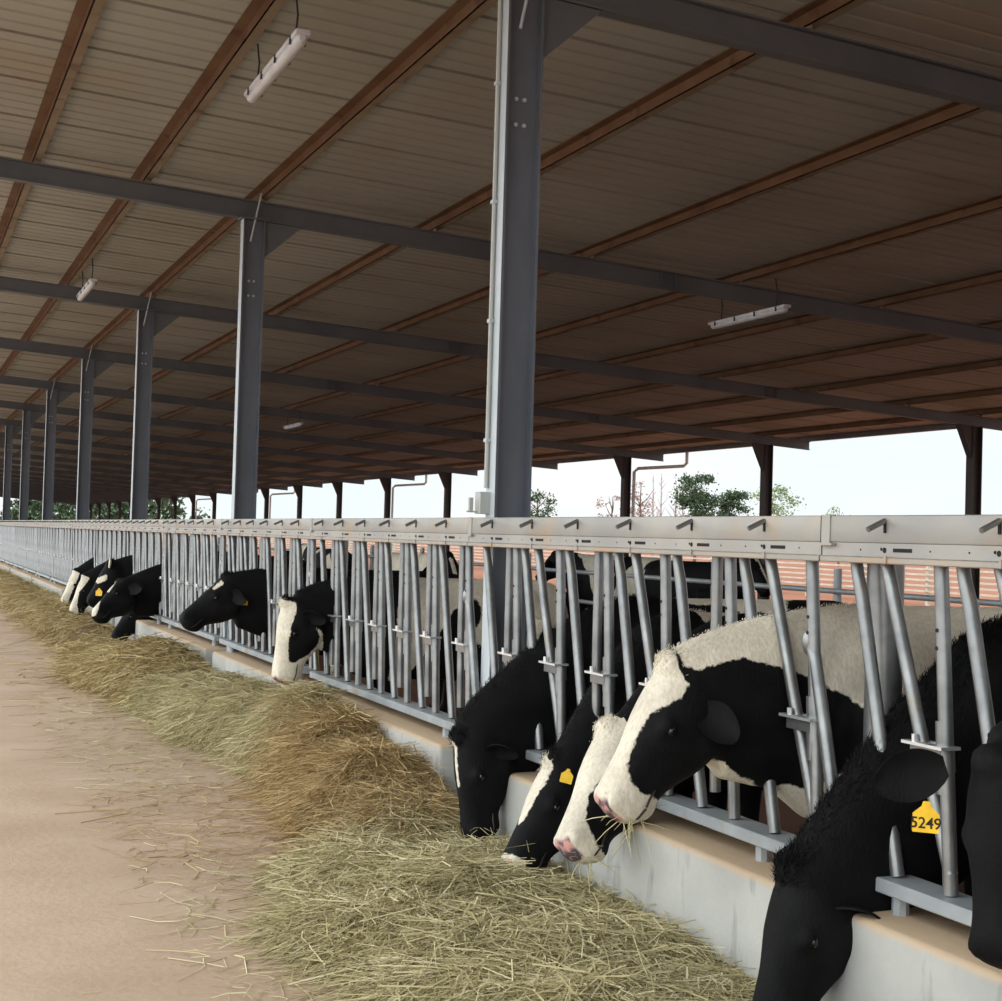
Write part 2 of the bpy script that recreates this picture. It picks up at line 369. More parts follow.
# ------------------------------------------------------------------ headlock feed fence
PLEN = 3.05; TOP = 1.57
VOFF = [.496, .983, 1.456, 1.942, 2.415, 2.916]           # from the far joint of a panel
HOFF = [.324+.4813*i for i in range(6)]                     # from the near joint
def bar_meshes():
    d = {}
    def flat_tube(b, p0, p1, r):                            # tube whose top is pinched flat where it is welded
        p0 = np.array(p0); p1 = np.array(p1); t = (p1-p0)
        b.tube([p0, p0+t*.05, p0+t*.09, p1], [r, r, r, r], 12)
    b = MB(); b.tube([(0, 0, 1.445), (0, -.007, 1.36), (0, -.07, .53)], [.021]*3, 12); b.m = 1
    for z in (1.25, 1.20): b.tube([(-.0195, -.015, z), (-.0222, -.0152, z)], .006, 8)
    d['V'] = b.mesh('neck_bar', [M['galv'], M['slot']], True)
    b = MB(); b.tube([(0, 0, 1.445), (0, -.012, 1.39), (0, -.034, 1.33), (0, -.235, .53)], [.019, .019, .021, .021], 12); d['L'] = b.mesh('slant_bar', M['galv'], True)
    b = MB(); b.tube([(0, 0, 1.20), (0, -.012, 1.16), (0, -.03, 1.12), (0, -.195, .53)], [.012, .023, .021, .021], 12)
    b.ell((-.004, -.004, 1.17), [(.027, 0, 0), (0, .024, 0), (0, 0, .045)], 10, 8); d['S'] = b.mesh('slant_bar', M['galv'], True)
    b = MB(); b.tube([(0, .245, 1.435), (0, .09, 1.0), (0, -.07, .585)], [.02]*3, 12); d['PO'] = b.mesh('locking_bar', M['galv'], True)
    b = MB(); b.tube([(0, .085, 1.435), (0, .082, 1.0), (0, .06, .60)], [.02]*3, 12); d['PC'] = b.mesh('locking_bar', M['galv'], True)
    b = MB(); b.tube([(0, -.040, .86), (0, -.034, .925)], [.0265, .0265], 12); b.box(-.026, -.022, -.045, .085, .888, .925); b.box(.022, .026, -.045, .085, .888, .925)
    b.tube([(0, -.027, 1.0), (0, -.04, .80)], .0235, 12); d['B'] = b.mesh('pivot_bracket', M['galv'], True)
    b = MB(); b.box(-.046, .02, -.075, -.005, .925, .934); b.box(-.046, -.020, -.01, .10, .925, .934); b.box(.012, .03, -.01, .10, .925, .934)
    b.tube([(-.034, .055, .955), (-.034, .055, .93)], .009, 8); d['K'] = b.mesh('latch_plate', M['bolt'], True)
    b = MB(); b.tube([(-.055, 0, 1.553), (-.062, 0, 1.553), (-.12, .0, 1.526)], [.0075, .0085, .0085], 8); b.m = 1
    b.box(-.064, -.0605, -.007, .003, 1.518, 1.556); d['H'] = b.mesh('latch_handle', [M['galv'], M['slot']], True)
    # rails, local y from 0 (near) to PLEN
    y0, y1 = .004, PLEN-.004
    b = MB(); b.bbox(-.06, .05, y0, y1, 1.488, TOP, .006, 2); d['top'] = b.mesh('top_rail', M['galv_beam'], True)
    b = MB(); b.box(-.056, -.046, y0, y1, 1.448, 1.488); b.box(-.046, .045, y0, y1, 1.47, 1.488); b.m = 1
    for h in HOFF:
        b.tube([(-.0555, h+.005, 1.468), (-.0572, h+.005, 1.468)], .0085, 8); b.tube([(-.0555, h+.02, 1.471), (-.0572, h+.02, 1.471)], .005, 6); b.box(-.0572, -.0555, h-.12, h-.035, 1.463, 1.474)
        b.tube([(-.0555, h-.2, 1.468), (-.0572, h-.2, 1.468)], .003, 6); b.tube([(-.0555, h+.12, 1.468), (-.0572, h+.12, 1.468)], .003, 6)
    d['slotted'] = b.mesh('slotted_rail', [M['galv_beam'], M['slot']])
    b = MB(); b.bbox(-.066, .05, y0, y1, 1.428, 1.447, .003, 1)
    for h in HOFF: b.box(-.071, -.066, h-.02, h-.012, 1.43, 1.452)
    d['lip'] = b.mesh('bottom_lip', M['galv_lip'])
    b = MB(); b.box(-.0635, -.06, PLEN-.05, PLEN-.006, 1.486, 1.572); b.box(-.075, -.058, PLEN-.075, PLEN-.002, 1.478, 1.486); b.m = 1
    b.box(-.0605, -.06, PLEN-.004, PLEN+.003, 1.486, 1.57); d['joint'] = b.mesh('joint_plate', [M['galv_beam'], M['slot']])
    b = MB(); ya, yb = .13, PLEN-.10
    b.bbox(-.06, .06, ya, yb, .4856, .528, .004, 1); b.m = 0
    b.tube([(-.0, ya+.25, .4256), (0, ya+.25, .49)], .025, 8); b.tube([(0, yb-.25, .4256), (0, yb-.25, .49)], .025, 8); d['low'] = b.mesh('lower_rail', M['low'])
    return d
BM = bar_meshes()
pan_lab = {0: 'galvanised headlock panel at the right edge in front of the black cow with tag 5249', 1: 'galvanised headlock panel right of the nearest column with the white-faced cow through it',
           2: 'galvanised headlock panel just left of the nearest column, no head through it'}
for k in range(-1, 15):
    yn = 3.87+PLEN*(k-1)
    lab = pan_lab.get(k, 'galvanised headlock panel of the feed fence, %s counted from the right' % ORD[k+1])
    t = empty('headlock_panel', (0, yn, 0), lab, 'headlock', 'headlock panels of the feed fence')
    for key, nm in (('top', 'top_rail'), ('slotted', 'slotted_rail'), ('lip', 'bottom_lip'), ('joint', 'joint_plate'), ('low', 'lower_rail')): place(BM[key], nm, t)
    for h in HOFF: place(BM['H'], 'latch_handle', t, (0, h, 0))
    opened = {0: (0, 1, 3, 4), 1: (1, 3, 5), 2: ()}.get(k, tuple(i for i in range(6) if random.random() < .15))
    place(BM['L'], 'slant_bar', t, (0, PLEN-.10, 0))
    for i, vo in enumerate(VOFF):
        y = PLEN-vo
        place(BM['V'], 'neck_bar', t, (0, y, 0))
        place(BM['PO' if i in opened else 'PC'], 'locking_bar', t, (0, y, 0))
        if i < 5: place(BM['L'], 'slant_bar', t, (0, y-.09, 0))
        else: place(BM['S'], 'slant_bar', t, (0, y, 0))
        br = place(BM['B'], 'pivot_bracket', t, (0, y, 0)); place(BM['K'], 'latch_plate', br)
for n in range(0, 8):
    b_ = MB(); b_.tube([(0, 0, 0), (0, 0, 1.43)], .057, 20)
    b_.m = 0
    o = b_.build('round_post', M['galv'], None, True, (.14, YC-BAY/2+BAY*n, 0))
    tag(o, ['thick round galvanised post behind the right-hand panel joint', 'round galvanised post with a yellow sleeve behind the grazing white-faced cow'][n] if n < 2 else 'round galvanised post behind a fence panel joint, %s counted from the right' % ORD[n], 'post', 'round posts of the feed fence')
    if n == 1:
        b_ = MB(); b_.tube([(0, 0, .56), (0, 0, .70)], .062, 20); b_.build('yellow_sleeve', M['tag'], o, True)

# ------------------------------------------------------------------ rails inside the barn and corral outside
for k, ya in enumerate((5.9, 14.4, 22.9, 31.4)):
    t = empty('pipe_fence', (4.5, ya, 0), ['galvanised pipe fence inside the barn behind the right-hand cows', 'galvanised pipe fence inside the barn seen just right of the nearest column', 'galvanised pipe fence inside the barn seen left of the nearest column', 'galvanised pipe fence deep inside the barn to the left'][k], 'fence', 'pipe fences inside the barn')
    for z in (1.115, .785, .45):
        b_ = MB(); b_.tube([(0, 0, z), (0, 8.3, z)], .024, 10); b_.build('rail', M['low'], t, True)
    for j in range(5):
        b_ = MB(); b_.tube([(.05, .45+2.0*j, 0), (.05, .45+2.0*j, 1.3)], .035, 10); b_.build('upright', M['low'], t, True)
for k in range(5):
    ya = 22+k*30
    t = empty('corral_fence', (24, ya, -.06), 'pale railed corral fence out on the red clay, %s section from the right' % ORD[k], 'fence', 'pale corral fence beyond the barn')
    for j in range(8):
        b_ = MB(); z = .22+.155*j; b_.box(-.02, .02, 0, 29.8, z, z+.05); b_.build('rail', M['rail_pale'], t)
    for j in range(11):
        b_ = MB(); b_.box(.02, .12, j*2.96, j*2.96+.1, 0, 1.55); b_.build('upright', M['rail_pale'], t)

# ------------------------------------------------------------------ cows
def unit(v): v = np.array(v, float); return v/np.linalg.norm(v)
def ring(c, A, B, ta, ba, wb, n=28, e=2.2):
    out = []
    for j in range(n):
        th = 2*PI*j/n; cs, sn = math.cos(th), math.sin(th)
        a = math.copysign(abs(sn)**(2/e), sn); w = math.copysign(abs(cs)**(2/e), cs)
        mid = (ta+ba)/2; half = (ta-ba)/2
        out.append(c + A*(mid+half*a) + B*wb*w)
    return out
def poly_sd(P, poly):
    poly = np.array(poly, float); n = len(poly); d = np.full(len(P), 1e9); s = np.ones(len(P))
    for i in range(n):
        a = poly[i]; b = poly[i-1]; e = b-a; w = P-a
        q = w-np.outer(np.clip((w@e)/(e@e+1e-12), 0, 1), e); d = np.minimum(d, (q*q).sum(1))
        c1 = P[:, 1] >= a[1]; c2 = P[:, 1] < b[1]; c3 = e[0]*w[:, 1] > e[1]*w[:, 0]
        flip = (c1 & c2 & c3) | (~c1 & ~c2 & ~c3); s = np.where(flip, -s, s)
    return -s*np.sqrt(d)
def px_poly(pts, Y): return [(q[0], q[2]) for q in (at_y(x, y, Y) for x, y in pts)]
HEAD = [(-.05,-.05,-.17,.06),(-.025,.0,-.22,.08),(.03,.016,-.262,.10),(.08,.022,-.290,.112),(.14,.022,-.300,.116),(.20,.016,-.294,.110),(.26,.008,-.270,.096),(.31,.002,-.240,.083),
        (.36,.0,-.212,.075),(.41,-.002,-.196,.074),(.45,-.004,-.192,.079),(.48,-.014,-.186,.077),(.500,-.030,-.170,.067),(.514,-.050,-.150,.052),(.522,-.070,-.130,.034),(.526,-.085,-.112,.014)]
TORSO = [(-.16,.86,.12,.08),(-.10,.86,.22,.145),(.02,.88,.33,.20),(.14,.90,.365,.235),(.30,.905,.375,.27),(.60,.90,.375,.33),(.95,.89,.385,.35),(1.20,.91,.365,.335),(1.42,.97,.305,.28),(1.55,1.02,.23,.21),(1.62,1.04,.13,.12)]
def cow(label, base, fdir, poll, muz, group, voxel=.014, white=None, pink=.0, ears=None, tags=(), fur=0, furlen=1., wf=.78, nk=.21, sag=.26, hint=None, scale=1.0, ear_white=-1, neck=None, furdir=None, category='cow', face_lines=True, eyes=True):
    """base: ground point below the withers; fdir: heading; poll / muz: head anchor points in world space"""
    F = unit([fdir[0], fdir[1], 0]); U = np.array([0, 0, 1.0]); W = np.cross(U, F); B = np.array(base, float); k = scale
    poll = np.array(poll, float); muz = np.array(muz, float)
    u = unit(muz-poll); s = np.clip(np.linalg.norm(muz-poll)/.507, .88, 1.08)
    h = np.array(hint if hint is not None else F + .5*U, float); v = unit(h-u*(h@u)); w = np.cross(u, v)
    u = unit(u*.995+v*.098); v = np.cross(w, u)
    def hp(a, b, c): return poll + s*(u*a + v*b + w*c)
    mb = MB()
    # head
    mb.loft([ring(hp(a, 0, 0), v, w, t*s, bt*s, hw*s, 28, 2.15 if a < .2 else 2.4) for (a, t, bt, hw) in HEAD])
    for sg in (-1, 1):
        mb.ell(hp(.19, -.060, .085*sg), [u*.046*s, v*.034*s, w*.034*s])                # brow over the eye
        mb.ell(hp(.14, -.205, .074*sg), [u*.095*s, v*.08*s, w*.045*s])                # cheek
        mb.ell(hp(.470, -.050, .050*sg), [u*.038*s, v*.034*s, w*.028*s])               # nostril wing
    mb.ell(hp(.0, .0, 0), [u*.055*s, v*.04*s, w*.06*s])                              # poll knob
    mb.ell(hp(.435, -.180, 0), [u*.055*s, v*.030*s, w*.052*s])                         # chin
    # neck
    S = B - F*.04*k + U*1.0*k; E = hp(.075, -.165, 0)
    dE = unit(E-S); c1 = S + F*.22*k + U*.02; c2 = E - unit(dE*.7 + u*.35)*.22
    if neck is not None: c1 = c1 + np.array(neck, float)
    rings = []
    for i in range(13):
        t = i/12; q = (1-t)**3*S + 3*(1-t)**2*t*c1 + 3*(1-t)*t*t*c2 + t**3*E
        tg = unit(3*(1-t)**2*(c1-S) + 6*(1-t)*t*(c2-c1) + 3*t*t*(E-c2))
        side = W - tg*(W@tg); side = unit(side); dor = np.cross(tg, side); dor = dor if dor@(U+F) > 0 else -dor
        hh = (.31*(1-t)**1.3 + nk*(1-(1-t)**1.3))*k; ww = (.17*(1-t)**1.2 + .092*(1-(1-t)**1.2))*k
        rings.append(ring(q, dor, side, hh*.93, -hh*(1.06+sag*math.sin(PI*t)), ww, 26, 2.1))
    mb.loft(rings)
    # trunk
    def bp(d, z, y): return B + F*(.26-d)*k + U*z*k + W*y*k*wf
    mb.loft([ring(bp(d, zc, 0), U, W, hh*k, -hh*k, hw*k*wf, 30, 2.25) for (d, zc, hh, hw) in TORSO])
    for sg in (-1, 1):
        mb.tube([bp(.20, .95, .16*sg), bp(.17, .72, .17*sg), bp(.20, .52, .165*sg), bp(.20, .44, .165*sg), bp(.21, .20, .165*sg), bp(.20, .10, .165*sg), bp(.18, .05, .165*sg), bp(.17, .0, .165*sg)], [.13*k, .11*k, .062*k, .056*k, .04*k, .045*k, .05*k, .056*k], 14)
        mb.tube([bp(1.38, .95, .17*sg), bp(1.28, .78, .20*sg), bp(1.24, .66, .19*sg), bp(1.42, .50, .17*sg), bp(1.50, .44, .165*sg), bp(1.46, .34, .165*sg), bp(1.45, .12, .165*sg), bp(1.42, .05, .165*sg), bp(1.41, .0, .165*sg)], [.17*k, .16*k, .12*k, .068*k, .055*k, .05*k, .042*k, .05*k, .056*k], 14)
        mb.ell(bp(.16, .86, .15*sg), [F*.16*k, U*.2*k, W*.085*k])
        mb.ell(bp(1.28, 1.12, .2*sg), [F*.10*k, U*.09*k, W*.08*k])
    mb.ell(bp(1.18, .56, 0), [F*.17*k, U*.12*k, W*.14*k])
    mb.tube([bp(1.58, 1.20, 0), bp(1.68, 1.16, 0), bp(1.72, 1.0, 0), bp(1.73, .6, 0), bp(1.72, .42, 0), bp(1.72, .3, 0)], [.035*k, .03*k, .024*k, .018*k, .035*k, .012*k], 8)
    me = mb.mesh('tmp', M['coat']); tmp = bpy.data.objects.new('tmp', me); C.objects.link(tmp)
    md = tmp.modifiers.new('r', 'REMESH'); md.mode = 'VOXEL'; md.voxel_size = voxel; md.use_smooth_shade = True
    sm = tmp.modifiers.new('s', 'SMOOTH'); sm.factor = .5; sm.iterations = max(2, int(.075/voxel)) 
    dg = bpy.context.evaluated_depsgraph_get(); ev = tmp.evaluated_get(dg); out = bpy.data.meshes.new_from_object(ev)
    bpy.data.objects.remove(tmp); bpy.data.meshes.remove(me)
    n = len(out.vertices); co = np.empty(n*3); out.vertices.foreach_get('co', co); co = co.reshape(-1, 3)
    d = co-poll; hu, hv, hw_ = (d@u)/s, (d@v)/s, (d@w)/s
    wh = white(co, hu, hv, hw_) if white else np.full(n, -1.0)
    pk = np.clip((hu-.478+np.abs(hw_)*.25)/.03, 0, 1)*np.clip((hv+.125)/.02, 0, 1)*np.clip((.062-np.abs(hw_))/.02, 0, 1)*pink
    nrm = np.empty(n*3); out.vertices.foreach_get('normal', nrm); nrm = nrm.reshape(-1, 3)
    out.vertices.foreach_set('co', (co-B).ravel())
    at = out.attributes.new('white', 'FLOAT', 'POINT'); at.data.foreach_set('value', wh.astype(np.float32))
    at = out.attributes.new('pink', 'FLOAT', 'POINT'); at.data.foreach_set('value', pk.astype(np.float32))
    out.materials.clear(); out.materials.append(M['coat']); out.name = 'cow'
    out.polygons.foreach_set('use_smooth', [True]*len(out.polygons))
    root = place(out, 'cow', None, B); tag(root, label, category, group)
    def part(b, name, mats, parent=root, sm_=True):
        b.v = [tuple(np.array(q)-B) for q in b.v] if parent is root else b.v
        return b.build(name, mats, parent, sm_)
    if eyes:
        for sg in (-1, 1):
            b = MB(); b.ell(hp(.195, -.074, .106*sg), [u*.021*s, v*.016*s, w*.014*s], 14, 10); part(b, 'eye', M['eye'])
            b = MB(); b.ell(hp(.494, -.064, .044*sg), [u*.013*s, v*.013*s, w*.020*s], 12, 8); part(b, 'nostril', M['nostril'])
    if face_lines:
        for sg in (-1, 1):
            b = MB(); b.tube([hp(.509, -.135, .03*sg), hp(.485, -.142, .068*sg), hp(.45, -.146, .076*sg), hp(.41, -.143, .073*sg), hp(.38, -.146, .071*sg)], [.003, .004, .004, .004, .002], 6); part(b, 'mouth', M['nostril'])
    # ears
    eo = []
    for sg in (-1, 1):
        spec = (ears or {}).get(sg, {})
        dr = unit(spec.get('dir', w*sg*.85 - u*.18 - v*.35)); L = spec.get('len', .19)*s; wd = spec.get('wid', .062)*s
        b0 = np.array(spec.get('root', hp(.085, -.125, .094*sg)), float)
        fr = np.array(spec.get('face', v*.6 + u*.6 - U*.1), float); fr = unit(fr-dr*(fr@dr)); cr = np.cross(dr, fr)
        b = MB(); T, A_ = 12, 9; vs = []
        for lay in (0, 1):
            for i in range(T):
                t = i/(T-1); wi = wd*math.sin(PI*(.07+.88*t))**.62
                for j in range(A_):
                    q = -1+2*j/(A_-1)
                    vs.append(b0 + dr*(L*t) + cr*(wi*q) + fr*(-.020*(1-q*q)*math.sin(PI*(.15+.7*t)) + (.0035 if lay else -.0035)) - U*(.03*t*t*spec.get('droop', 1)))
        fs = []
        N = T*A_
        for i in range(T-1):
            for j in range(A_-1):
                a = i*A_+j; fs += [(a, a+1, a+A_+1, a+A_), (N+a, N+a+A_, N+a+A_+1, N+a+1)]
        rim = [j for j in range(A_)] + [i*A_+A_-1 for i in range(1, T)] + [(T-1)*A_+j for j in range(A_-2, -1, -1)] + [i*A_ for i in range(T-2, 0, -1)]
        for i in range(len(rim)):
            a, c = rim[i], rim[(i+1) % len(rim)]; fs.append((a, N+a, N+c, c))
        b.add(vs, fs); eob = part(b, 'ear', M['coat'])
        at = eob.data.attributes.new('white', 'FLOAT', 'POINT'); at.data.foreach_set('value', np.full(len(eob.data.vertices), float(spec.get('white', ear_white)), np.float32)); eo.append(eob)
    for tg_ in tags:                      # yellow ear tags
        c = np.array(tg_['at'], float); nrm_ = unit(tg_['face']); upv = np.array(tg_.get('up', (0, 0, 1)), float); upv = unit(upv-nrm_*(upv@nrm_)); rx = np.cross(upv, nrm_)
        sz = tg_.get('size', .06)
        pts = [(-.5,-.62),(.5,-.62),(.53,-.55),(.53,.12),(.2,.42),(.13,.62),(-.13,.62),(-.2,.42),(-.53,.12),(-.53,-.55)]
        b = MB(); vs = []
        for dz in (-.0015, .0015):
            for (px_, py_) in pts: vs.append(c + rx*(px_*sz) + upv*(py_*sz) + nrm_*dz)
        npt = len(pts); b.add(vs, [tuple(range(npt))[::-1], tuple(range(npt, 2*npt))] + [(i, (i+1) % npt, npt+(i+1) % npt, npt+i) for i in range(npt)])
        to = part(b, 'ear_tag', M['tag'], root, False); to['label'] = 'yellow ear tag'
        b = MB(); b.tube([c+upv*(.46*sz)-nrm_*.004, c+upv*(.46*sz)+nrm_*.005], .11*sz, 10); part(b, 'tag_stud', M['tag'])
        if tg_.get('text'):
            for (txt, rel, dy) in tg_['text']:
                cu = bpy.data.curves.new('t', 'FONT'); cu.body = txt; cu.align_x = 'CENTER'; cu.align_y = 'CENTER'; cu.size = sz*rel; cu.extrude = .0004; cu.offset = sz*.008
                tob = bpy.data.objects.new('t', cu); C.objects.link(tob)
                tm = bpy.data.meshes.new_from_object(tob.evaluated_get(bpy.context.evaluated_depsgraph_get())); bpy.data.objects.remove(tob)
                tm.materials.clear(); tm.materials.append(M['ink'])
                p0 = c-B+nrm_*.0021+upv*(dy*sz)
                tm.transform(Matrix(((rx[0], upv[0], nrm_[0], p0[0]), (rx[1], upv[1], nrm_[1], p0[1]), (rx[2], upv[2], nrm_[2], p0[2]), (0, 0, 0, 1))))
                place(tm, 'tag_number', to)
    if fur:                               # longer hair on poll and crest
        wgt = np.clip(1-np.abs(hw_)/.07, 0, 1)*np.exp(-((hu-.0)/.05)**2)*np.clip((hv+.05)/.06, 0, 1)*5
        wgt *= (hu > -.06)
        xf = (co-B)@F; top = np.clip((nrm@unit(U*.8+F*.6)-.45)*3, 0, 1); side_ = (co-B)@W
        crest = top*(np.abs(side_) < .11)*(xf > -.1)*(hu < .05)*1.0
        wgt = np.minimum(wgt, 5)+crest; wgt[wgt < .03] = 0
        if wgt.sum() > 0:
            idx = rng.choice(n, fur, p=wgt/wgt.sum()); P0 = co[idx] + rng.normal(0, .004, (fur, 3)); N0 = nrm[idx]
            back = -u if furdir is None else np.array(furdir)
            dr = N0*.7 + rng.normal(0, .35, (fur, 3)) + np.outer(np.ones(fur), unit(-F*.3+back*.3))
            dr /= np.linalg.norm(dr, axis=1)[:, None]; ln = furlen*rng.uniform(.008, .022, fur)[:, None]*np.where(np.abs(hu[idx]) < .07, 1.2, .9)[:, None]
            sd = np.cross(dr, rng.normal(0, 1, (fur, 3))); sd /= np.linalg.norm(sd, axis=1)[:, None]; sd *= .0011
            V = np.stack([P0-sd-B, P0+sd-B, P0+dr*ln*.6+sd*.8-B, P0+dr*ln*.6-sd*.8-B, P0+dr*ln+np.array([0, 0, -.1])*ln-B], 1).reshape(-1, 3)
            i0 = np.arange(fur)*5; fm = bpy.data.meshes.new('crest_hair')
            fm.from_pydata(V.tolist(), [], [q for i in i0 for q in ((i, i+1, i+2, i+3), (i+3, i+2, i+4))])
            a_ = fm.attributes.new('white', 'FLOAT', 'POINT'); a_.data.foreach_set('value', np.repeat(wh[idx], 5).astype(np.float32))
            fm.materials.append(M['coat']); fo = place(fm, 'crest_hair', root); fo['kind'] = 'stuff'
    return root, hp, (u, v, w, s, F)

def nz(co, freq, seed, thr):
    return np.array([noise.fractal(Vector((p[0]*freq+seed*7.3, p[1]*freq+seed*3.1, p[2]*freq*.8-seed*5.7)), .7, 2.0, 2) for p in co])*.25 - thr
NX = (-1, 0, 0)
def fcow(*a, **k): return cow(*a, scale=.93, nk=.235, sag=.34, **k)
FEED = 'cows feeding through the headlock fence'
def feed_xz(co): return co[:, [0, 2]]

# cow with the white face, black cheek (nearest raised head)
blk = px_poly([(688,640),(693,668),(705,672),(735,662),(752,659),(776,666),(800,672),(826,686),(846,696),(858,712),(860,735),(858,760),(836,778),(815,792),(797,787),(780,799),(768,786),(750,779),(733,765),(722,762),(718,771),(700,793),(698,806),(684,815),(674,818),(668,810),(670,805),(660,799),(648,796),(638,782),(637,760),(648,737),(660,715),(684,700),(694,686),(688,670)], 4.13)
rear = [(1.25,.55),(1.05,.8),(1.1,1.05),(1.35,1.2),(1.8,1.4),(2.4,1.4),(2.4,.3)]
def wh2(co, hu, hv, hw):
    P = feed_xz(co); w = -np.maximum(poly_sd(P, blk), poly_sd(P, rear))
    return np.maximum(w, np.where((hu < .5) & (hu > .02), .05-np.abs(hw)+(hv > -.0)*0 - (hv < -.06)*1, -1))
Y2 = 4.25; p2 = at_y(668, 664, Y2); m2 = at_y(604, 806, Y2)
r2 = cow('white-faced cow with black cheek and neck, head raised through the fence, hay in mouth', (.42, Y2+.03, 0), NX, p2, m2, FEED, .0115, wh2, 1.0, fur=2600, furlen=.55, nk=.235, sag=.3, ear_white=-1,
     ears={-1: dict(dir=(.55, -.75, -.35), len=.15, wid=.062, face=(-.5, -.6, .4))}, scale=1.0)
# cow behind it: white forehead, black cheek
w3 = px_poly([(580,700),(640,712),(650,748),(632,758),(613,773),(593,798),(585,820),(592,842),(620,872),(560,890),(520,850),(540,760)], 4.85)
pale3 = [(1.0,1.17),(1.3,1.14),(1.9,1.18),(2.2,1.4),(1.0,1.4)]
Y3 = 5.05; p3 = at_y(606, 728, Y3); m3 = at_y(565, 847, Y3-.18)
def wh3(co, hu, hv, hw): 
    P = feed_xz(co); return np.maximum(np.where(hu > -.05, poly_sd(P, w3), -1), np.maximum(poly_sd(P, pale3), -np.hypot(P[:, 0]-.55, P[:, 1]-1.12)+.09))
r3 = cow('cow with curly white forehead and pink nose lowered behind the white-faced cow', (.44, Y3+.05, 0), NX, p3, m3, FEED, .0125, wh3, 1.0, scale=.94, fur=1800, furlen=.55)
# cow with small yellow tag, white blaze, muzzle in the hay
w4 = px_poly([(540,752),(563,770),(556,786),(545,801),(537,813),(529,828),(524,838),(516,846),(522,872),(531,884),(500,880),(500,840),(516,800)], 5.47)
Y4 = 5.55; p4 = at_y(552, 760, Y4); m4 = at_y(509, 866, Y4-.08)
def wh4(co, hu, hv, hw):
    bl = np.interp(hu, [-.01, .03, .12, .2, .3, .36], [.0, .05, .058, .045, .028, -.02])-np.abs(hw)
    face = np.maximum(np.where(hv > -.06, bl, -1), np.minimum(hu-.465, hv+.085))
    return np.maximum(np.where(hu > -.02, face, -1), nz(co, 1.6, 3, .04)*(co[:, 0] > .5) - (co[:, 0] <= .5))
cand = at_y(567, 776, Y4-.20)
r4 = cow('black cow with white blaze and small yellow ear tag, muzzle down in the hay', (.46, Y4+.1, 0), NX, p4, m4, FEED, .0125, wh4, .9, scale=.92, fur=2600,
     tags=[dict(at=cand, face=(-.45, -.9, .15), size=.046, up=(.25, 0, 1))])
# black cow at the nearest column, head hanging
w5 = px_poly([(447,742),(452,744),(454,765),(458,792),(451,785),(446,765)], 6.15); w5b = px_poly([(546,771),(570,768),(566,784),(536,800),(524,812),(533,788)], 6.05)
Y5 = 6.2; p5 = at_y(458, 738, Y5); m5 = at_y(470, 834, Y5-.05)
def wh5(co, hu, hv, hw):
    P = feed_xz(co); return np.maximum(np.maximum(np.where((hv > -.03) & (hu > .01), .012-np.abs(hw+.01)-np.maximum(0, hu-.24), -1), np.where(co[:, 1] < Y5, poly_sd(P, w5b), -1)), nz(co, 1.5, 9, .08)*(co[:, 0] > .6) - (co[:, 0] <= .6))
r5 = cow('big black cow below the nearest column with a thin white blaze, nose in the hay', (.52, Y5+.02, 0), NX, p5, m5, FEED, .0125, wh5, 0., fur=3600, furlen=1.1, nk=.25, sag=.3, scale=.95)
# front black cow at the right, head down along the curb
Y1 = 3.66; p1 = at_y(790, 868, Y1); m1 = p1 + np.array([-.10, -.03, -.455])
def wh1(co, hu, hv, hw): return nz(co, 1.4, 21, .22)*(co[:, 0] > .9) - (co[:, 0] <= .9)
r1 = cow('all black cow nearest the camera, shaggy neck, head hanging low beside the curb', (.56, Y1-.02, 0), NX, p1, m1, FEED, .0115, wh1, 0., fur=6500, furlen=1.5, ears={-1: dict(dir=(.75, -.25, -.1), len=.17)}, scale=1.0)
# cow beyond the right edge with the numbered tag on its far ear
Y0 = 2.86; p0 = at_y(990, 762, Y0); m0 = p0 + np.array([-.02, -.05, -.46])
er = at_y(946, 766, Y0+.10)
r0 = cow('black cow at the right edge wearing the yellow ear tag 5249', (.56, Y0-.05, 0), NX, p0, m0, FEED, .016, lambda co, a, b, c: np.full(len(co), -1.), 0., hint=(-.95, -.25, .2),
     ears={1: dict(root=er, dir=at_y(868, 786, Y0+.20)-er, len=.19, wid=.07, face=(-.3, -.95, .1), droop=.2)},
     tags=[dict(at=at_y(926, 817, Y0-.02), face=(-.45, -.88, .12), size=.058, up=(.06, 0, 1), text=[('5249', .62, -.26)])])
# ------------------------------------------------------------------ further cows along the fence
w6 = px_poly([(270,596),(297,603),(297,610),(290,628),(288,640),(288,661),(293,663),(308,655),(318,645),(319,636),(314,627),(321,631),(325,644),(325,656),(318,668),(290,695),(262,690)], 9.5)
Y6 = 9.6; p6 = at_y(285, 603, Y6); m6 = at_y(277, 680, Y6-.06)
def body_black(seed, xthr=.5, thr=.12): return lambda co: nz(co, 1.5, seed, thr)*(co[:, 0] > xthr) - (co[:, 0] <= xthr)
W6B = [(.42,.98),(.5,1.3),(.95,1.32),(1.0,1.08),(.8,.98),(.62,.7),(.5,.5),(.36,.5)]
def mk6(co, hu, hv, hw):
    P = feed_xz(co); return np.maximum(np.maximum(np.where(hu > -.06, poly_sd(P, w6), -1), poly_sd(P, W6B)), nz(co, 1.9, 4, .03)*(co[:, 0] > .95)-(co[:, 0] <= .95))
def mk(polys, seed, xthr=.5, thr=.12):
    bb = body_black(seed, xthr, thr)
    def f(co, hu, hv, hw):
        P = feed_xz(co); r = bb(co)
        for q in polys: r = np.maximum(r, np.where(hu > -.06, poly_sd(P, q), -1))
        return r
    return f
fcow('white-faced cow with black cheek in front of the middle panels, nose over the curb', (.42, Y6+.02, 0), NX, p6, m6, FEED, .015, mk6, 1., fur=1500)
Y7 = 11.55; p7 = at_y(226, 577, Y7); m7 = at_y(181, 620, Y7-.06)
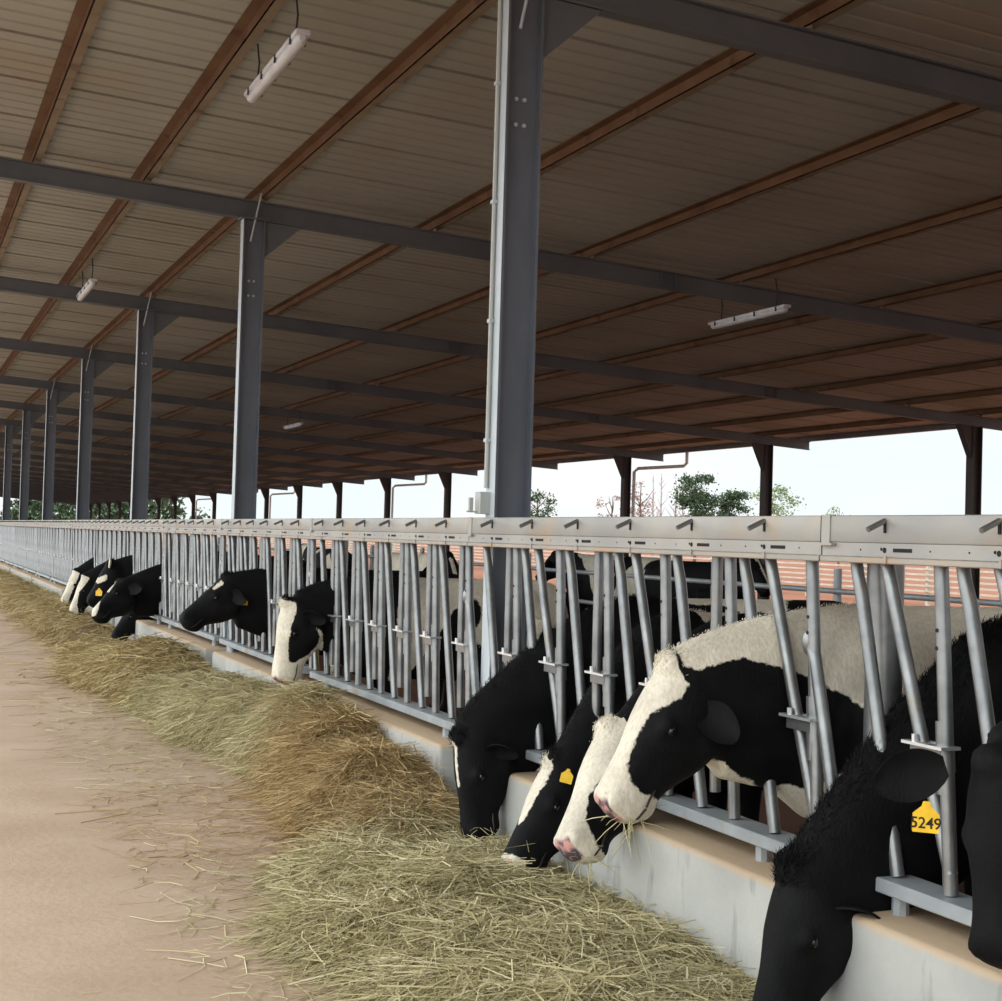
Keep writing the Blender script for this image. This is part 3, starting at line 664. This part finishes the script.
w7 = [px_poly([(199,592),(205,585),(219,576),(221,578),(207,590)], Y7-.05), px_poly([(212,589),(222,580),(224,584),(214,590)], Y7-.08)]
fcow('black cow with raised head beside the second column, a tag in its near ear', (.42, Y7, 0), NX, p7, m7, FEED, .016, mk(w7, 6), 0., fur=1200,
    tags=[dict(at=at_y(245, 602, Y7-.2), face=(-.45, -.9, .1), size=.04)])
Y8 = 16.5; p8 = at_y(119, 582, Y8); m8 = at_y(93, 615, Y8-.3)
fcow('black cow with its head turned to the left, in front of the far panels', (.42, Y8+.05, 0), NX, p8, m8, FEED, .018, mk([px_poly([(104,590),(114,580),(116,582),(107,592)], Y8-.05), px_poly([(89,616),(90,609),(98,598),(99,600),(93,614)], Y8-.1)], 8), 0.)
Y9 = 17.35; p9 = at_y(133, 603, Y9); m9 = at_y(113, 637, Y9-.15)
fcow('black cow eating head down at the curb behind the cow with the turned head', (.46, Y9, 0), NX, p9, m9, FEED, .018, mk([px_poly([(106,613),(113,610),(113,626),(108,626)], Y9-.1)], 10), 0.)
Y12 = 18.52; p12 = at_y(109, 563, Y12); m12 = at_y(88, 603, Y12)
fcow('black cow with a white ear tip and a yellow ear tag among the far heads', (.42, Y12, 0), NX, p12, m12, FEED, .018, mk([px_poly([(95,580),(107,574),(107,580),(98,584)], Y12-.1)], 12), 0., ears={-1: dict(white=.5, dir=(.05, 0, 1), len=.13, wid=.045, root=at_y(109, 568, Y12-.12), droop=0)},
    tags=[dict(at=at_y(99, 592, Y12-.3), face=(-.45, -.9, .1), size=.075)])
Y10 = 20.2; p10 = at_y(84, 576, Y10); m10 = at_y(71, 612, Y10-.05)
fcow('far cow with a broad white blaze, second from the left edge', (.42, Y10, 0), NX, p10, m10, FEED, .018, mk([px_poly([(76,572),(90,578),(85,585),(79,592),(77,605),(79,615),(62,615),(66,595)], Y10-.1)], 14), .8)
Y11 = 22.3; p11 = at_y(75, 571, Y11); m11 = at_y(62, 603, Y11-.05)
fcow('farthest cow in the row with a white blaze, at the left edge', (.42, Y11, 0), NX, p11, m11, FEED, .018, mk([px_poly([(68,568),(80,573),(77,580),(71,594),(67,605),(54,605),(58,585)], Y11-.1)], 16), .8)

# cows standing about inside the barn
INB = 'cows standing inside the barn'
def stand(label, x, y, az, seed, thr=.0, up_=.0, k=1.0, xthr=-99):
    F_ = np.array([math.cos(az), math.sin(az), 0]); B_ = np.array([x, y, 0.]); pol = B_ + F_*.72*k + np.array([0, 0, (1.28+up_)*k]); mz = pol + F_*.32 + np.array([0, 0, -.37])
    def f(co, hu, hv, hw):
        r = nz(co, 1.7, seed, thr); r = np.where(hu > -.05, np.where((hv > -.04) & (hu > .05) & (np.abs(hw) < .03), .01, -1.), r); return r
    return cow(label, B_, F_, pol, mz, INB, .024, f, 0., scale=k)
stand('black and white cow standing behind the pipe fence right of the nearest column', 6.3, 18.7, PI*.62, 31, -.05)
stand('black cow standing behind the pipe fence in the middle of the barn', 5.75, 14.4, -PI*.48, 33, .16, .1)
stand('pale grey and black cow standing inside the barn left of the nearest column', 2.7, 15.4, PI*1.5, 35, -.1)
stand('black cow with a white belly standing behind the middle panels', 2.6, 19.6, PI*.5, 37, .06)
stand('black and white cow standing between the first and second columns', 3.4, 23.6, PI*1.4, 39, .0)

# ------------------------------------------------------------------ hay
HC = [(2.0,.0),(3.3,.02),(3.9,.06),(4.5,.10),(5.2,.115),(6.2,.08),(6.9,.17),(7.7,.25),(8.7,.33),(9.3,.30),(10.6,.27),(12.2,.16),(13.1,.30),(13.7,.33),(14.6,.26),(15.4,.16),(16.5,.11),(17.8,.13),(19.5,.26),(30,.28),(46,.25)]
HO = [(2.0,-.6),(3.3,-.9),(3.9,-1.2),(5.3,-1.36),(6.3,-1.10),(6.7,-.78),(7.4,-.74),(8.7,-.74),(9.3,-.66),(10.1,-.80),(12,-.86),(13,-1.0),(14,-1.12),(18,-.86),(46,-.9)]
CLUMPS = []
for _ in range(150):
    cy_ = rng.uniform(2.8, 19); CLUMPS.append((rng.uniform(-1.15, -.2), cy_, rng.uniform(.13, .30), rng.uniform(.04, .10)))
def interp(tb, y): return np.interp(y, [a for a, _ in tb], [b for _, b in tb])
def nz2(x, y, f, sd): return noise.noise(Vector((x*f+sd, y*f-sd, sd*.3)))
def hay_h(x, y):
    xo = interp(HO, y)+.10*nz2(x*.2, y, 1.6, 3.); t = (x-xo)/(-.143-xo)
    if t <= 0: return -.02
    hc = interp(HC, y); base = hc*(1.15*math.sin(min(1, t/.72)*PI/2)**.8 if t < .72 else 1.15-.25*(t-.72)/.28) + .07*min(t*4, 1)*max(0, 1-t*1.2)
    return max(-.02, base*(1+.35*nz2(x, y, 2.6, 11.)*(1-t*.6)) + (.05*nz2(x, y, 5., 5.)+.06*nz2(x, y, 2.2, 9.))*min(1, t*4)*(1-t*.75)
               + sum(a*math.sqrt(max(0, 1-((x-cx)**2+(y-cy)**2)/(r*r)))*min(1, t*3) for (cx, cy, r, a) in CLUMPS if abs(y-cy) < r)*(.25 if y < 6.9 else .9 if y < 8.4 else .15 if 14 < y < 17.9 else .45))
def hay_pile(label, ya, yb, sm_, mm, n, cell=.05, lscale=1.0):
    xs = np.arange(-1.75, -.14, cell); ys = np.arange(ya-.15, yb+.15, cell)
    ends = lambda y: min(1, max(0, (y-(ya-.15))/.3), max(0, ((yb+.15)-y)/.3))
    vs = [(x, y, min(hay_h(x, y), .6)*ends(y) - (.02 if ends(y) < 1 else 0)) for y in ys for x in xs]; nx = len(xs)
    fs = [(j*nx+i, j*nx+i+1, (j+1)*nx+i+1, (j+1)*nx+i) for j in range(len(ys)-1) for i in range(nx-1)]
    fs = [f for f in fs if max(vs[q][2] for q in f) > -.015]
    GX = np.arange(-1.9, -.05, cell); GY = np.arange(ya-.8, yb+.8, cell); GH = np.array([[hay_h(a, b) for b in GY] for a in GX])
    def samp(x, y):
        fx = np.clip((x-GX[0])/cell, 0, len(GX)-1.001); fy = np.clip((y-GY[0])/cell, 0, len(GY)-1.001); i = fx.astype(int); j = fy.astype(int); a = fx-i; b = fy-j
        return GH[i, j]*(1-a)*(1-b)+GH[i+1, j]*a*(1-b)+GH[i, j+1]*(1-a)*b+GH[i+1, j+1]*a*b
    # strands
    X = rng.uniform(-1.7, -.15, n*3); Yv = rng.uniform(ya, yb, n*3)+rng.normal(0, .16, n*3); hgt = samp(X, Yv)
    keep = (hgt > .0) | (rng.random(n*3) < .009); X, Yv, hgt = X[keep][:n], Yv[keep][:n], hgt[keep][:n]; m_ = len(X)
    az = rng.uniform(0, 2*PI, m_); L = rng.uniform(.07, .30, m_)*lscale
    hx = samp(X+.03, Yv); hy = samp(X, Yv+.03)
    on = hgt > .005; gx = np.where(on, np.clip((hx-hgt)/.03, -1, 1), 0); gy = np.where(on, np.clip((hy-hgt)/.03, -1, 1), 0)
    D = np.stack([np.cos(az), np.sin(az), gx*np.cos(az)+gy*np.sin(az)+rng.normal(.03, .24, m_)*on], 1); D /= np.linalg.norm(D, axis=1)[:, None]
    P = np.stack([X, Yv, np.maximum(hgt, 0)+rng.uniform(-.004, .018, m_)], 1); side = np.cross(D, rng.normal(0, .4, (m_, 3))+[0, 0, 1.]); side /= np.linalg.norm(side, axis=1)[:, None]
    hero = rng.random(m_) < .14; P[:, 2] += hero*rng.uniform(.004, .03, m_)*on
    wd = (rng.uniform(.0010, .0021, m_)+hero*.0010)[:, None]*(1.0 if lscale <= 1 else 1.5); bend = rng.normal(0, 1.5, (m_, 3)); bend[:, 2] = -np.abs(bend[:, 2])*.35; wav = rng.normal(0, .08, (m_, 3))*[1, 1, .4]
    pts = []; TS = (-.5, -.25, 0, .25, .5)
    for t in TS:
        q = P + D*(L*t)[:, None] + bend*(L*t*t)[:, None] + wav*(math.sin(t*7)*L)[:, None]; q[:, 2] = np.maximum(q[:, 2], .004 + .004*rng.random(m_)); q[:, 0] = np.minimum(q[:, 0], -.146); pts += [q-side*wd, q+side*wd]
    SV = np.stack(pts, 1).reshape(-1, 3); i0 = np.arange(m_)*10
    SF = np.concatenate([np.stack([i0+2*k, i0+2*k+1, i0+2*k+3, i0+2*k+2], 1) for k in range(4)], 0)
    nv = len(vs); allv = vs + SV.tolist(); allf = fs + (SF+nv).tolist()
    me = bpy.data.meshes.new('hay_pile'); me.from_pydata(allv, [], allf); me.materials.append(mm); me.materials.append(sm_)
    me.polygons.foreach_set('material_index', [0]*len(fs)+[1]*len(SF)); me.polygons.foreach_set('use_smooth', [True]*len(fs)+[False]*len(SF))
    o = place(me, 'hay_pile'); tag(o, label, 'hay', None, 'stuff'); return o
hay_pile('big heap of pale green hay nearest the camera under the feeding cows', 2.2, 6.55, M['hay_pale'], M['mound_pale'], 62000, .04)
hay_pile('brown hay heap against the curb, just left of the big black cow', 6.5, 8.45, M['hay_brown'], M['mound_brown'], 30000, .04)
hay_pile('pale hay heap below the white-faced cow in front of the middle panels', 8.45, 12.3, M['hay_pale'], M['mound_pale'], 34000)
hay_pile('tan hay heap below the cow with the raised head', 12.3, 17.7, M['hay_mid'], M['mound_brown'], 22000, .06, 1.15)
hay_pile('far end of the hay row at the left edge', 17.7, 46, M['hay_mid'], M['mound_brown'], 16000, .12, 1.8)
# loose straw scattered over the alley
def loose(n):
    c = rng.choice([0, 1, 2], n, p=[.35, .35, .3])
    X = np.where(c == 0, rng.normal(-1.25, .25, n), np.where(c == 1, rng.uniform(-4.5, -.9, n), rng.normal(-1.0, .3, n)))
    Yv = np.where(c == 0, rng.normal(9.6, 1.3, n), np.where(c == 1, rng.uniform(3, 30, n), rng.uniform(3.2, 20, n)))
    X = np.minimum(X, -.6); az = rng.normal(0.2, .8, n); L = rng.uniform(.015, .075, n); wd = rng.uniform(.0008, .0016, n)
    d = np.stack([np.cos(az)*L/2, np.sin(az)*L/2, np.zeros(n)], 1); s_ = np.stack([-np.sin(az)*wd, np.cos(az)*wd, np.zeros(n)], 1); P = np.stack([X, Yv, rng.uniform(.002, .008, n)], 1)
    V = np.stack([P-d-s_, P-d+s_, P+d+s_, P+d-s_], 1).reshape(-1, 3); i0 = np.arange(n)*4
    me = bpy.data.meshes.new('loose_straw'); me.from_pydata(V.tolist(), [], np.stack([i0, i0+1, i0+2, i0+3], 1).tolist()); me.materials.append(M['hay_pale'])
    tag(place(me, 'loose_straw'), 'loose straw stalks scattered over the dirt alley floor', 'straw', None, 'stuff')
loose(3600)
# hay held in the mouths
def wisp(label, c, n, spread, L, drop=.6):
    b = MB(); c = np.array(c)
    for i in range(n):
        a = c + rng.normal(0, spread, 3); d = unit(rng.normal(0, 1, 3)+[-.5, -.3, -drop]); e = rng.normal(0, .5, 3); l = L*rng.uniform(.5, 1.2)
        b.tube([a-d*l*.2, a+d*l*.25, a+d*l*.6+e*l*.18, a+d*l+e*l*.45-np.array([0, 0, .1*l])], [.0012, .0016, .0015, .0008], 5)
    tag(b.build('hay_wisp', M['hay_pale'], None, True), label, 'hay', 'wisps of hay in the mouths')
wisp('wisp of hay hanging from the mouth of the white-faced cow', r2[1](.49, -.13, -.03), 22, .018, .12)
wisp('wisp of hay in the mouth of the cow with the pink nose', r3[1](.49, -.13, -.02), 18, .018, .11)
wisp('wisp of hay on the lips of the black cow at the nearest column', r5[1](.47, -.08, -.06), 12, .02, .10)
wisp('wisp of hay under the muzzle of the cow with the small yellow tag', r4[1](.49, -.12, -.02), 14, .025, .12)

# ------------------------------------------------------------------ trees on the skyline
def tree(label, px, dist, hgt, wid, m_, n=1500, trunk=True, sparse=False, clumps=14, sz=1.0, low=.42):
    d = ray(px, 530); d[2] = 0; d = unit(d); base = np.array([CAM[0], CAM[1], 0])+d*dist
    t = empty('tree', (base[0], base[1], -.06), label, 'tree', 'trees on the skyline')
    b = MB(); b.tube([(0, 0, 0), (.1, 0, hgt*.4), (0, .1, hgt*.7), (0, 0, hgt*.95)], [.14*hgt/7, .11*hgt/7, .07*hgt/7, .02], 7)
    for i in range(9 if sparse else 6):
        a = rng.uniform(0, 2*PI); z = hgt*rng.uniform(.3, .75); r_ = wid*rng.uniform(.5, .9)*.5
        b.tube([(0, 0, z), (r_*.5*math.cos(a), r_*.5*math.sin(a), z+hgt*.08), (r_*math.cos(a), r_*math.sin(a), z+hgt*.2)], [.05, .035, .012], 5)
    b.build('trunk', M['bark'], t, True)
    V = []; Fc = []
    cl = [(rng.normal(0, wid*.22), rng.normal(0, wid*.22), hgt*rng.uniform(low, .93)) for _ in range(clumps)]
    for i in range(n):
        c = cl[int(rng.integers(len(cl)))]; rr = wid*.16*(1.25-.6*c[2]/hgt)
        p = np.array(c)+rng.normal(0, rr*.75, 3)*np.array([1, 1, .6]); a = unit(rng.normal(0, 1, 3)); q = unit(np.cross(a, rng.normal(0, 1, 3))); sz_ = rng.uniform(.06, .16)*sz
        k = len(V); V += [tuple(p+a*sz_), tuple(p+q*sz_*.6), tuple(p-a*sz_), tuple(p-q*sz_*.6)]; Fc.append((k, k+1, k+2, k+3))
    me = bpy.data.meshes.new('foliage'); me.from_pydata(V, [], Fc); me.materials.append(m_); place(me, 'foliage', t)
def bare(label, px, dist, hgt, wid):
    d = ray(px, 530); d[2] = 0; d = unit(d); base = np.array([CAM[0], CAM[1], 0])+d*dist
    b = MB(); b.tube([(0, 0, 0), (.05, 0, hgt*.5), (0, 0, hgt)], [.09, .06, .015], 6)
    for i in range(16):
        a = rng.uniform(0, 2*PI); z = hgt*rng.uniform(.3, .92); r_ = wid*rng.uniform(.25, .6)*(1.2-z/hgt)
        b.tube([(0, 0, z), (r_*.5*math.cos(a), r_*.5*math.sin(a), z+r_*.5), (r_*math.cos(a), r_*math.sin(a), z+r_*1.2)], [.035, .025, .01], 4)
    tag(b.build('bare_tree', M['leaf3'], None, True, (base[0], base[1], -.06)), label, 'tree', 'trees on the skyline')
tree('leafy green tree on the skyline, taller of the pair between the right-hand posts', 695, 120, 7.4, 3.9, M['leaf'], 4200, clumps=22)
tree('leafy green tree on the skyline, lower of the pair, right of its taller twin', 727, 122, 6.2, 3.5, M['leaf'], 4000, clumps=22)
tree('slim pale green tree on the skyline behind the right-hand far post', 770, 110, 6.2, 3.8, M['leaf2'], 1500)
tree('small pale tree on the skyline at the right, standing alone', 839, 130, 5.2, 2.6, M['leaf2'], 420)
tree('low round bush on the skyline at the far right', 869, 132, 4.2, 1.6, M['leaf2'], 200)
tree('green tree showing just right of the nearest column', 537, 115, 5.4, 3.4, M['leaf'], 1300)
tree('reddish shrubby tree left of the downpipe post', 612, 118, 5.4, 2.8, M['leaf3'], 320, sparse=True)
tree('reddish tree right of the downpipe post', 640, 118, 6.6, 3.2, M['leaf3'], 420, sparse=True)
for i, (px, h_) in enumerate(((652, 7.2), (660, 7.4), (675, 6.6), (682, 6.4))):
    bare('thin bare tree on the skyline, %s of the four left of the green pair' % ORD[i], px, 125, h_, 2.2)
for i, (px, dist, h_, w_) in enumerate(((163, 190, 6.6, 6), (149, 215, 7.6, 7), (122, 195, 6.4, 6), (108, 220, 7.4, 7), (92, 195, 6.6, 6), (75, 222, 7.6, 7), (58, 198, 7, 6), (40, 225, 8, 7), (20, 200, 7.4, 7))):
    tree('far green tree seen between the left-hand posts, %s from the right' % ORD[i], px, dist, h_, w_, M['leaf'], 1500, clumps=26, sz=2.4, low=.12)

# ------------------------------------------------------------------ daylight: bright overcast sky, brightest above the open alley side
wd = bpy.data.worlds.new('sky'); scene.world = wd; wd.use_nodes = True; g = NT(wd.node_tree); bg = wd.node_tree.nodes['Background']
tc = g.new('ShaderNodeTexCoord'); sp = g.new('ShaderNodeSeparateXYZ'); g.link(tc.outputs['Generated'], sp.inputs[0])
n = g.new('ShaderNodeTexNoise'); n.inputs['Scale'].default_value = 3.0; n.inputs['Detail'].default_value = 6
mp = g.new('ShaderNodeMapping'); mp.inputs['Scale'].default_value = (1, 1, 3.5); g.link(tc.outputs['Generated'], mp.inputs[0]); g.link(mp.outputs[0], n.inputs['Vector'])
sky = mix_rgb(g, ramp(g, n.outputs['Fac'], .42, .62), (.90, .985, 1.0), (1.0, 1.0, 1.0))
g.link(sky, bg.inputs['Color'])
upz = ramp(g, sp.outputs[2], .18, .7); lft = ramp(g, math_node(g, 'MULTIPLY', sp.outputs[0], -1.0), -.1, .7)
st = math_node(g, 'ADD', 1.02, math_node(g, 'ADD', math_node(g, 'MULTIPLY', upz, 1.2), math_node(g, 'MULTIPLY', lft, 1.8)))
g.link(st, bg.inputs['Strength'])
